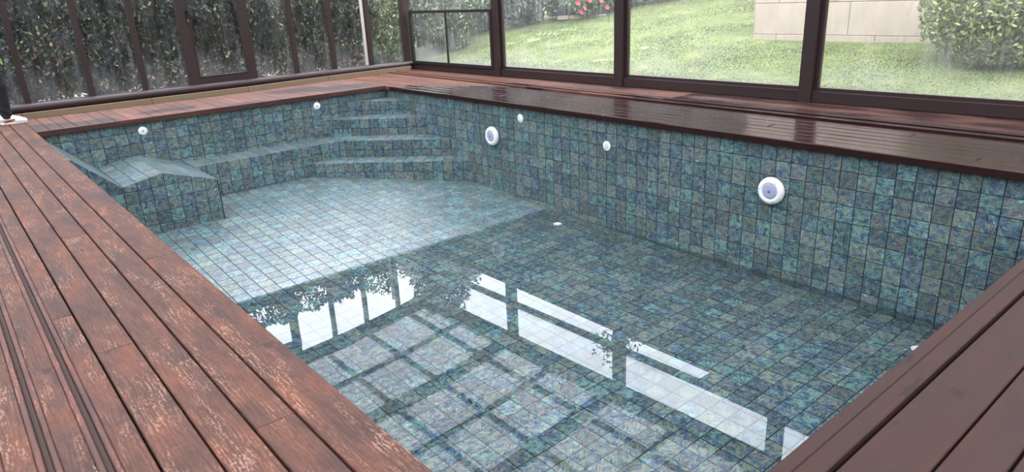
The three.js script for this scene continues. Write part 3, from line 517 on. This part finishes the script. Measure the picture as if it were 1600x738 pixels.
{ // grass blades where the lawn is seen through the glass
  const r = rng(31), mats = [], cols = [], tri = new THREE.BufferGeometry(); tri.setAttribute('position', new THREE.Float32BufferAttribute([-0.006, 0, 0, 0.006, 0, 0, 0.012, 0.05, 0.012, 0, 0, -0.006, 0, 0, 0.006, -0.014, 0.042, 0.008, -0.005, 0, 0.003, 0.005, 0, -0.003, 0.004, 0.05, -0.018], 3)); tri.computeVertexNormals();
  const q = new THREE.Quaternion(), e = new THREE.Euler(), c = new THREE.Color();
  for (let i = 0; i < 150000; i++) {
    const x = 2.3 + 7.2 * Math.pow(r(), 1.2), z = -10.5 + 12.5 * r(); if (x > 5.0 && z > -4.2 && x < 9) continue;
    const p = noise(x * 0.7 + 5, z * 0.7), d = noise(x * 2 + 9, z * 2 + 4); e.set((r() - 0.5) * 0.5, r() * 6.28, (r() - 0.5) * 0.5); const k = 0.32 + r() * 0.36;
    mats.push(new THREE.Matrix4().compose(V3(x, groundY(x, z) - 0.004, z), q.setFromEuler(e), V3(k, k * (0.55 + 0.2 * p), k)));
    const t = clamp(0.5 + 0.45 * p + 0.35 * d + (r() - 0.5) * 0.3), m = 0.25 + r() * 0.05; cols.push(c.clone().setRGB(lerp(0.165, 0.118, t) * m, lerp(0.182, 0.19, t) * m, lerp(0.05, 0.034, t) * m));
  }
  tag(instanced(scene, 'lawn_grass', tri, M.blade, mats, cols), 'short green lawn grass on the slope', 'grass', null, 'stuff');
}
const leafGeo = (() => { const g = new THREE.BufferGeometry(); g.setAttribute('position', new THREE.Float32BufferAttribute([0, 0, 0, 0.17, 0.2, 0.04, 0.24, 0.52, 0.06, 0.13, 0.82, 0.0, 0, 1, -0.09, -0.13, 0.82, 0.0, -0.24, 0.52, 0.06, -0.17, 0.2, 0.04, 0, 0.5, -0.02], 3)); const I = []; for (let k = 0; k < 8; k++) I.push(k, (k + 1) % 8, 8); g.setIndex(I); g.computeVertexNormals(); return g; })();
const PAL = {   // linear leaf colours with weights
  dark: [[0.02, 0.034, 0.027, 6], [0.033, 0.052, 0.034, 4], [0.015, 0.025, 0.022, 4], [0.07, 0.095, 0.04, 1.4], [0.22, 0.13, 0.06, 0.7], [0.3, 0.22, 0.13, 0.6], [0.13, 0.19, 0.045, 0.7]],
  mid: [[0.07, 0.11, 0.05, 5], [0.11, 0.15, 0.065, 4], [0.15, 0.19, 0.09, 3], [0.045, 0.075, 0.04, 3]],
  far: [[0.05, 0.075, 0.05, 5], [0.035, 0.055, 0.045, 5], [0.07, 0.10, 0.055, 3]],
  bush: [[0.08, 0.12, 0.035, 4], [0.13, 0.17, 0.05, 4], [0.21, 0.23, 0.065, 4], [0.3, 0.27, 0.08, 1.5]],
};
function shrub(name, label, category, group, { x, z, rx, rz, h, n, leaf, pal, seed, boxy = false, y0 = null, trunk = true, low = 0.05, lump = 0.22 }) {
  const r = rng(seed), gy = y0 ?? groundY(x, z), t = thing(name, label, category, [x, gy, z], group), mats = [], cols = [], q = new THREE.Quaternion(), e = new THREE.Euler(), w = PAL[pal], W = w.reduce((s, k) => s + k[3], 0);
  const cy = h * (0.5 + low / 2), ry = h * (0.5 - low / 2);
  for (let i = 0; i < n; i++) {
    let px, py, pz;
    if (boxy) { const f = Math.floor(r() * 5.4), a = r() * 2 - 1, b = r() * 2 - 1, dep = 1 - Math.pow(r(), 1.6) * 0.35; [px, py, pz] = f < 2 ? [a, b, dep] : f < 3 ? [a, b, -dep] : f < 4 ? [dep, a, b] : f < 5 ? [-dep, a, b] : [a, dep, b]; const k = 1 + lump * noise(px * rx * 1.6 + seed, py * h * 0.9 + pz * rz * 1.3) * 0.8; px *= k; py *= k; pz *= k; }
    else { const a = r() * 6.2832, u = r() * 2 - 1, s = Math.sqrt(1 - u * u), k = (1 - Math.pow(r(), 1.8) * 0.4) * (1 + lump * noise(a * 1.9 + seed, u * 3.1) + lump * 0.6 * noise(a * 4.3, u * 6.1 + seed)); px = s * Math.cos(a) * k; pz = s * Math.sin(a) * k; py = u * k; }
    const k = leaf * (0.65 + 0.8 * r()); e.set((r() - 0.5) * 2.4, r() * 6.2832, (r() - 0.5) * 2.4);
    const yy = cy + py * ry; if (yy < 0.01) continue; mats.push(new THREE.Matrix4().compose(V3(px * rx, yy, pz * rz), q.setFromEuler(e), V3(k, k, k)));
    let p = r() * W, j = 0; if (pal === 'dark' && r() < 0.30 * sstep(0.9, 0.1, yy)) p = W * 0.93; while (p > w[j][3] && j < w.length - 1) { p -= w[j][3]; j++; } const m = 0.75 + 0.5 * r(); cols.push(new THREE.Color().setRGB(w[j][0] * m, w[j][1] * m, w[j][2] * m));
  }
  instanced(t, 'foliage', leafGeo, M.leaf, mats, cols);
  const core = boxy ? new THREE.BoxGeometry(rx * 1.45, ry * 1.5, rz * 1.2, 8, 8, 4) : new THREE.IcosahedronGeometry(1, 4), cp = core.attributes.position;
  if (!boxy) core.scale(rx * 0.66, ry * 0.7, rz * 0.66); for (let i = 0; i < cp.count; i++) { const k = 1 + 0.12 * noise(cp.getX(i) * 3 + seed, cp.getY(i) * 3 + cp.getZ(i) * 2); cp.setXYZ(i, cp.getX(i) * k, cp.getY(i) * k, cp.getZ(i) * k); } core.translate(0, cy, 0); core.computeVertexNormals(); part(t, 'inner_twigs', core, M.core);
  if (trunk) for (let k = 0; k < 2; k++) { const a = r() * 6.28, lean = 0.2 * (r() - 0.5); const g = new THREE.CylinderGeometry(0.03, 0.05, cy, 7); g.translate(lean + (k - 0.5) * rx * 0.6, cy / 2, Math.sin(a) * rz * 0.3); part(t, 'stem', g, M.bark); }
  return t;
}
shrub('leafy_shrub', 'olive shrub filling the gap behind the pale post', 'shrub', null, { x: 2.2, z: -12.75, rx: 0.75, rz: 0.7, h: 2.2, n: 6000, leaf: 0.09, pal: 'far', seed: 123, low: -0.08 });
// dark hedge behind the end wall
[[-7.7, 2.7], [-6.5, 2.7], [-5.3, 2.75], [-4.1, 2.7], [-2.9, 2.75], [-1.7, 2.65], [-0.5, 2.5], [0.7, 2.55]].forEach(([x, h], i) => shrub('hedge_shrub', 'dark evergreen hedge shrub with some dry leaves behind the end glass', 'hedge', 'hedge behind the end glass', { x, z: -11.4 - 0.1 * (i % 2), rx: 0.72, rz: 0.8, h: h - 0.25, n: 12000, leaf: 0.075, pal: 'dark', seed: 100 + i, boxy: true, lump: 0.24, low: -0.05 }));
shrub('corner_tree', 'tall dense evergreen beside the pale post behind the glass corner', 'tree', null, { x: 3.75, z: -12.4, rx: 1.05, rz: 1.0, h: 4.1, n: 13000, leaf: 0.09, pal: 'far', seed: 120, lump: 0.3 });
shrub('leafy_shrub', 'light green leafy shrub behind the small casement beside the corner', 'shrub', null, { x: 3.45, z: -10.95, rx: 0.95, rz: 0.75, h: 2.7, n: 12000, leaf: 0.085, pal: 'mid', seed: 121, low: -0.02 });
shrub('leafy_shrub', 'light green shrub standing between the pale post and the casement', 'shrub', null, { x: 1.95, z: -11.1, rx: 0.55, rz: 0.6, h: 2.3, n: 6000, leaf: 0.08, pal: 'mid', seed: 122, low: -0.08 });
{ const t = thing('garden_post', 'pale slim post standing between hedge and end glass', 'post', [1.08, groundY(1.08, -10.3), -10.3]); part(t, 'shaft', (() => { const g = new THREE.CylinderGeometry(0.032, 0.036, 2.5, 14); g.translate(0, 1.25, 0); return g; })(), M.post); part(t, 'cap', (() => { const g = new THREE.CylinderGeometry(0.02, 0.045, 0.03, 14); g.translate(0, 2.515, 0); return g; })(), M.post); }
// unseen hedges added to darken the glass reflections and cut low side light
for (let i = 0; i < 9; i++) shrub('added_front_hedge_shrub', 'added unseen dark hedge shrub blocking light behind the front glass wall', 'hedge', 'added hedge behind the front glass wall', { x: -9.6 + i * 1.75, z: 6.6, rx: 0.78, rz: 0.8, h: 3.4, n: 2600, leaf: 0.17, pal: 'dark', seed: 300 + i, boxy: true, lump: 0.15, low: -0.05, y0: -0.1 });
for (let i = 0; i < 9; i++) shrub('added_side_hedge_shrub', 'added unseen dark hedge shrub blocking light outside the left glass wall', 'hedge', 'added hedge outside the left glass wall', { x: -9.8, z: -9.4 + i * 1.75, rx: 0.8, rz: 0.78, h: 3.0, n: 2600, leaf: 0.17, pal: 'dark', seed: 330 + i, boxy: true, lump: 0.15, low: -0.05, y0: -0.1 });  // added out of view as well, to hold back light from the left
// hedge along the top of the lawn
for (let i = 0; i < 7; i++) { const k = i / 6, x = lerp(4.5, 9.6, k), z = lerp(-11.2, -6.4, k); shrub('lawn_hedge_shrub', 'dark blue green hedge shrub along the upper lawn edge', 'hedge', 'hedge along the upper lawn edge', { x: x + 0.55, z: z - 0.75, rx: 0.68, rz: 0.68, h: 2.5, n: 7500, leaf: 0.1, pal: 'far', seed: 140 + i, lump: 0.28, low: -0.1 }); }
{
  const t = shrub('flowering_shrub', 'low shrub with big red flowers at the upper lawn edge', 'shrub', null, { x: 6.75, z: -9.55, rx: 0.75, rz: 0.55, h: 0.95, n: 2600, leaf: 0.11, pal: 'mid', seed: 160 });
  const petals = (() => { const g = []; for (let k = 0; k < 7; k++) { const l = leafGeo.clone(); l.scale(0.085, 0.085, 0.085); l.rotateX(1.05); l.rotateY(k * 0.9); g.push(l.toNonIndexed()); } const m = mergeGeometries(g); m.computeVertexNormals(); return m; })();
  for (const [u, v] of [[902, 6], [920, 2], [907, 20], [947, 12], [938, 3], [912, 14]]) { const dir = V3((u - 800) / 800, -(v - 369) / 369, 0.5).unproject(camera).sub(camera.position).normalize(), d = 15.9, p = camera.position.clone().addScaledVector(dir, d); const f = part(t, 'flower', petals, M.red); f.position.copy(p.sub(t.position)); f.rotation.set(0.9, 0.3 * u, 0.2); }
  const e = thing('bed_edging', 'pale stone edging below the red flowers', 'edging', [6.62, groundY(6.62, -9.7), -9.7]); e.rotation.y = -0.997; for (let k = 0; k < 4; k++) { const s = part(e, 'stone', box(-0.14, 0.14, -0.02, 0.07, -0.06, 0.06, 0.015), M.stone); s.position.set((k - 1.5) * 0.3, 0, 0); s.rotation.y = 0.1 * (k % 2); }
}
// stone house beside the lawn
{
  const hx = 5.1, hy = 0.36, z0 = -4.17, t = thing('house', 'pale limestone house with big wall blocks on the lawn', 'house', [hx, hy, z0]);
  part(t, 'wall_core', box(0.015, 6.5, 0, 3.3, 0, 9, 0.01), M.joint);
  const block = (za, zb, ya, yb) => { const g = slab(rect(zb - za - 0.008, yb - ya - 0.008), 0.015, 0.004, (x, y) => [(x + za * 1.7) / 1.3, (y + yb * 1.3) / 1.3], false); g.rotateY(-Math.PI / 2); const o = part(t, 'wall_block', g, M.stone); o.position.set(0.015, (ya + yb) / 2, (za + zb) / 2); };
  const plinth = [0, 0.42, 2.0, 3.4, 4.8, 6.2, 7.6, 9]; for (let i = 0; i + 1 < plinth.length; i++) { const g = slab(rect(plinth[i + 1] - plinth[i] - 0.008, 0.15 - 0.006), 0.03, 0.004, (x, y) => [x / 1.3, y / 1.3], false); g.rotateY(-Math.PI / 2); const o = part(t, 'plinth_block', g, M.stone); o.position.set(0.015, 0.075, (plinth[i] + plinth[i + 1]) / 2); }
  const a = [0, 1.58, 3.1, 4.6, 6.1, 7.6, 9], b = [0, 0.42, 2.04, 3.6, 5.1, 6.6, 8.1, 9]; let y = 0.15; for (let row = 0; row < 6; row++) { const c = row % 2 ? b : a; for (let i = 0; i + 1 < c.length; i++) block(c[i], c[i + 1], y, y + 0.49); y += 0.49; }
  const ends = [0, 1.4, 2.9, 4.4, 6.4]; y = 0.15; for (let row = 0; row < 6; row++) { for (let i = 0; i + 1 < ends.length; i++) { const g = slab(rect(ends[i + 1] - ends[i] - 0.008, 0.482), 0.015, 0.004, (u, v) => [(u + row) / 1.3, v / 1.3], false); g.rotateY(Math.PI); const o = part(t, 'wall_block', g, M.stone); o.position.set((ends[i] + ends[i + 1]) / 2, y + 0.245, 0); } y += 0.49; }
  part(t, 'eave', box(-0.45, 7, 3.2, 3.32, -0.45, 9.4, 0.01), M.roofTile);
  const rp = [[-0.45, 3.32], [7, 3.32], [3.3, 4.6]], rg = extrudeZ(rp, -0.45, 9.4); part(t, 'roof', rg, M.roofTile);
  const lamp = part(t, 'wall_socket', box(-0.03, 0.015, 0.70, 0.80, 1.30, 1.39, 0.008), std({ name: 'socket_grey', color: hex('#c9ccd0'), roughness: 0.4 })); part(lamp, 'cover', box(-0.036, -0.028, 0.72, 0.78, 1.32, 1.37, 0.003), std({ name: 'socket_cover', color: hex('#a9b4bd'), roughness: 0.3 }));
}
shrub('round_bush', 'rounded yellow green bush in front of the stone house', 'bush', null, { x: 4.32, z: -0.28, rx: 0.7, rz: 1.0, h: 1.7, n: 15000, leaf: 0.055, pal: 'bush', seed: 170, lump: 0.10, low: -0.06, y0: 0.24 });
// tall clipped hedge and a loose tree beyond the lawn: mirrored in the water
for (let i = 0; i < 6; i++) shrub('clipped_hedge', 'tall clipped hedge block beyond the lawn hedge', 'hedge', 'tall clipped hedge beyond the lawn', { x: 12.6, z: -19.0 + i * 1.8, rx: 0.82, rz: 0.84, h: 6.2, n: 6000, leaf: 0.17, pal: 'far', seed: 180 + i, boxy: true, lump: 0.05, y0: 1.6 });
{
  const r = rng(200), t = thing('loose_tree', 'loose leaved tree rising behind the upper lawn hedge', 'tree', [9.3, groundY(9.3, -9.9), -9.9]), mats = [], cols = [], q = new THREE.Quaternion(), e = new THREE.Euler();
  const trunk = new THREE.CylinderGeometry(0.06, 0.13, 4.4, 10); trunk.translate(0, 2.2, 0); part(t, 'trunk', trunk, M.bark);
  for (let b = 0; b < 12; b++) { const a = b * 2.4, y = 2.8 + 1.5 * r(), L = 0.9 + 0.8 * r(), end = [Math.cos(a) * L, y + 0.5 + 0.6 * r(), Math.sin(a) * L]; part(t, 'branch', bar([0, y - 0.3, 0], end, 0.035, 0.035), M.bark);
    for (let k = 0; k < 260; k++) { const s = 0.4 + 0.65 * r(), p = V3(end[0] * s, lerp(y - 0.3, end[1], s), end[2] * s).add(V3(r() - 0.5, (r() - 0.5) * 1.1, r() - 0.5).multiplyScalar(0.75)); e.set(r() * 3, r() * 6, r() * 3); const m = 0.09 + 0.07 * r(); mats.push(new THREE.Matrix4().compose(p, q.setFromEuler(e), V3(m, m, m))); const c = 0.7 + 0.5 * r(); cols.push(new THREE.Color().setRGB(0.06 * c, 0.085 * c, 0.045 * c)); } }
  instanced(t, 'foliage', leafGeo, M.leaf, mats, cols);
}
// things lying on the lawn
{
  const frond = (() => { const g = []; for (let k = 0; k < 9; k++) { const l = leafGeo.clone(); const s = 0.13 - 0.006 * Math.abs(k - 4); l.scale(s * 0.5, s, s); l.rotateX(1.25); l.rotateY((k % 2 ? 1 : -1) * 0.9); l.translate(0, 0.02, -k * 0.05); g.push(plain(l)); } const m = mergeGeometries(g); m.computeVertexNormals(); return m; })();
  const pale = std({ name: 'dry_frond', color: hex('#c9c7a4'), roughness: 0.8, side: THREE.DoubleSide }), green = std({ name: 'green_frond', color: hex('#6f8a52'), roughness: 0.7, side: THREE.DoubleSide }), rust = std({ name: 'rust_leaf', color: hex('#b0603a'), roughness: 0.8, side: THREE.DoubleSide });
  const put = (name, label, x, z, turn, k, mat, group) => { const o = part(scene, numbered(name), frond, mat); o.position.set(x, groundY(x, z) + 0.03, z); o.rotation.y = turn; o.scale.setScalar(k); tag(o, label, 'leaf', group); };
  put('fallen_frond', 'small whitish fallen sprig on the lawn before the middle post', 3.26, -5.87, 0.7, 0.55, pale);
  for (const [x, z, a, k] of [[4.97, -8.85, 1.2, 1.2], [4.5, -9.0, 2.0, 1.1], [5.3, -8.6, 0.9, 0.9], [4.1, -9.3, 1.5, 0.9]]) put('fallen_frond', 'green fallen frond on the lawn below the flowering shrub', x, z, a, k, green, 'green fronds on the lawn');
  put('fallen_frond', 'pale fallen sprig in the open middle of the lawn', 4.13, -5.68, 1.9, 0.5, pale); put('fallen_frond', 'rust coloured leaf on the upper lawn', 6.88, -6.75, 0.3, 0.4, rust);
}

// ------------------------------------------------------------------ person standing at the far corner
function blob(fn, cx, cy, cz, size, res) {
  const mc = new MarchingCubes(res, new THREE.MeshStandardMaterial(), false, false, 400000); mc.isolation = 0;
  for (let k = 0; k < res; k++) for (let j = 0; j < res; j++) for (let i = 0; i < res; i++) mc.field[i + j * res + k * res * res] = -fn(cx + (i / res * 2 - 1) * size, cy + (j / res * 2 - 1) * size, cz + (k / res * 2 - 1) * size);
  mc.update(); let g = new THREE.BufferGeometry(); g.setAttribute('position', new THREE.BufferAttribute(mc.positionArray.slice(0, mc.count * 3), 3)); g.scale(size, size, size); g.translate(cx, cy, cz); g = mergeVertices(g, 1e-5); g.computeVertexNormals(); return g;
}
const cap = (x, y, z, a, b, ra, rb) => { const bx = b[0] - a[0], by = b[1] - a[1], bz = b[2] - a[2], t = clamp(((x - a[0]) * bx + (y - a[1]) * by + (z - a[2]) * bz) / (bx * bx + by * by + bz * bz)); return Math.hypot(x - a[0] - t * bx, y - a[1] - t * by, z - a[2] - t * bz) - lerp(ra, rb, t); };
const smin = (list, k) => { let m = list[0]; for (let i = 1; i < list.length; i++) { const h = clamp(0.5 + 0.5 * (list[i] - m) / k); m = lerp(list[i], m, h) - k * h * (1 - h); } return m; };
{
  const t = thing('person', 'person in black trousers and white trainers standing by the end glass', 'person', [-5.12, 0, -8.96]);   // faces +x
  const cloth = std({ name: 'black_cloth', color: hex('#15151a'), roughness: 0.9 }), skin = std({ name: 'skin', color: hex('#a9785f'), roughness: 0.6 }), jacket = std({ name: 'dark_jacket', color: hex('#22242c'), roughness: 0.85 }), hair = std({ name: 'hair', color: hex('#241a14'), roughness: 0.7 }), trim = std({ name: 'shoe_red', color: hex('#a02a2a'), roughness: 0.5 }), sole = std({ name: 'shoe_sole', color: hex('#e6e3dc'), roughness: 0.6 });
  const hip = [[-0.02, 0.92, 0.09], [-0.02, 0.92, -0.09]], knee = [[0.03, 0.50, 0.11], [0.0, 0.50, -0.10]], ankle = [[0.02, 0.10, 0.11], [-0.10, 0.10, -0.11]];
  // skin: head, neck, hands in one surface with the hidden torso
  const hand = (s) => { const L = []; L.push([[-0.105, 0.90, 0.27 * s], [-0.08, 0.82, 0.27 * s], 0.026, 0.030]); for (let f = 0; f < 4; f++) { const fx = -0.105 + f * 0.017, l = [0.062, 0.07, 0.066, 0.052][f]; L.push([[fx, 0.80, 0.27 * s], [fx + 0.004, 0.80 - l * 0.6, 0.262 * s], 0.010, 0.009], [[fx + 0.004, 0.80 - l * 0.6, 0.262 * s], [fx - 0.004, 0.80 - l * 1.15, 0.25 * s], 0.009, 0.008]); } L.push([[-0.065, 0.85, 0.262 * s], [-0.042, 0.80, 0.245 * s], 0.011, 0.009]); return L; };
  const head = (x, y, z) => { const ell = (cx, cy, cz, a, b, c) => (Math.hypot((x - cx) / a, (y - cy) / b, (z - cz) / c) - 1) * Math.min(a, b, c); return smin([ell(0.02, 1.64, 0, 0.095, 0.115, 0.078), ell(0.04, 1.58, 0, 0.068, 0.075, 0.06), cap(x, y, z, [-0.01, 1.40, 0], [0.005, 1.54, 0], 0.058, 0.052), cap(x, y, z, [0.108, 1.645, 0], [0.13, 1.61, 0], 0.010, 0.016), ell(0.0, 1.63, 0.08, 0.022, 0.032, 0.012), ell(0.0, 1.63, -0.08, 0.022, 0.032, 0.012)], 0.02); };
  const hg = [1, -1].map((s) => { const L = hand(s); return blob((x, y, z) => smin(L.map(([a, b, ra, rb]) => cap(x, y, z, a, b, ra, rb)), 0.006), -0.085, 0.82, 0.262 * s, 0.14, 72); });
  part(t, 'body', mergeGeometries([blob(head, 0.02, 1.57, 0, 0.24, 80), ...hg]), skin);
  part(t, 'hair', blob((x, y, z) => Math.max((Math.hypot((x - 0.01) / 0.102, (y - 1.655) / 0.118, z / 0.086) - 1) * 0.086, (x - 0.06) * 0.8 - (y - 1.66)), 0.01, 1.65, 0, 0.15, 56), hair);
  part(t, 'trousers', blob((x, y, z) => Math.max(smin([cap(x, y, z, [-0.02, 1.0, 0.05], [-0.02, 1.0, -0.05], 0.125, 0.125), cap(x, y, z, hip[0], knee[0], 0.098, 0.072), cap(x, y, z, knee[0], ankle[0], 0.072, 0.062), cap(x, y, z, hip[1], knee[1], 0.098, 0.072), cap(x, y, z, knee[1], ankle[1], 0.072, 0.062)], 0.04) + 0.004 * Math.sin(y * 60 + x * 30) * sstep(0.4, 0.1, y), 0.075 - y), -0.02, 0.58, 0, 0.6, 110), cloth);
  part(t, 'jacket', blob((x, y, z) => Math.max(smin([cap(x, y, z, [-0.02, 0.98, 0.06], [-0.02, 0.98, -0.06], 0.13, 0.13), cap(x, y, z, [-0.02, 1.25, 0.09], [-0.02, 1.25, -0.09], 0.125, 0.125), cap(x, y, z, [-0.02, 1.38, 0.12], [-0.02, 1.38, -0.12], 0.075, 0.075), cap(x, y, z, [-0.02, 1.38, 0.19], [-0.09, 1.12, 0.26], 0.062, 0.052), cap(x, y, z, [-0.09, 1.12, 0.26], [-0.11, 0.89, 0.27], 0.052, 0.04), cap(x, y, z, [-0.02, 1.38, -0.19], [-0.09, 1.12, -0.26], 0.062, 0.052), cap(x, y, z, [-0.09, 1.12, -0.26], [-0.11, 0.89, -0.27], 0.052, 0.04)], 0.05), 0.88 - y), -0.02, 1.15, 0, 0.4, 96), jacket);
  for (const [k, [ax, , az]] of ankle.entries()) {
    const s = part(t, 'shoe', blob((x, y, z) => Math.max(smin([cap(x, y, z, [-0.055, 0.075, 0], [0.0, 0.09, 0], 0.044, 0.047), cap(x, y, z, [0.0, 0.085, 0], [0.13, 0.05, 0], 0.046, 0.036), cap(x, y, z, [0.10, 0.038, 0.008], [0.185, 0.032, 0.004], 0.042, 0.030)], 0.03), 0.022 - y), 0.06, 0.06, 0, 0.2, 72), M.white); s.position.set(ax + 0.0, 0.0, az);
    const so = []; for (let i = 0; i <= 30; i++) { const a = i / 30 * 6.2832, c = Math.cos(a); so.push(new THREE.Vector2(0.062 + 0.150 * c, (0.042 - 0.004 * c) * Math.sin(a) * (1 - 0.18 * Math.exp(-((c + 0.1) ** 2) * 12)))); }
    const sg = new THREE.ExtrudeGeometry(new THREE.Shape(so), { depth: 0.02, bevelEnabled: true, bevelSize: 0.003, bevelThickness: 0.003, bevelSegments: 2 }); sg.rotateX(-Math.PI / 2); sg.translate(0, 0.004, 0); part(s, 'sole', sg, sole);
    for (const q of [-1, 1]) part(s, 'side_stripe', bar([-0.045, 0.035, 0.044 * q], [0.075, 0.058, 0.046 * q], 0.006, 0.018), trim);
  }
}
renderer.render(scene, camera);
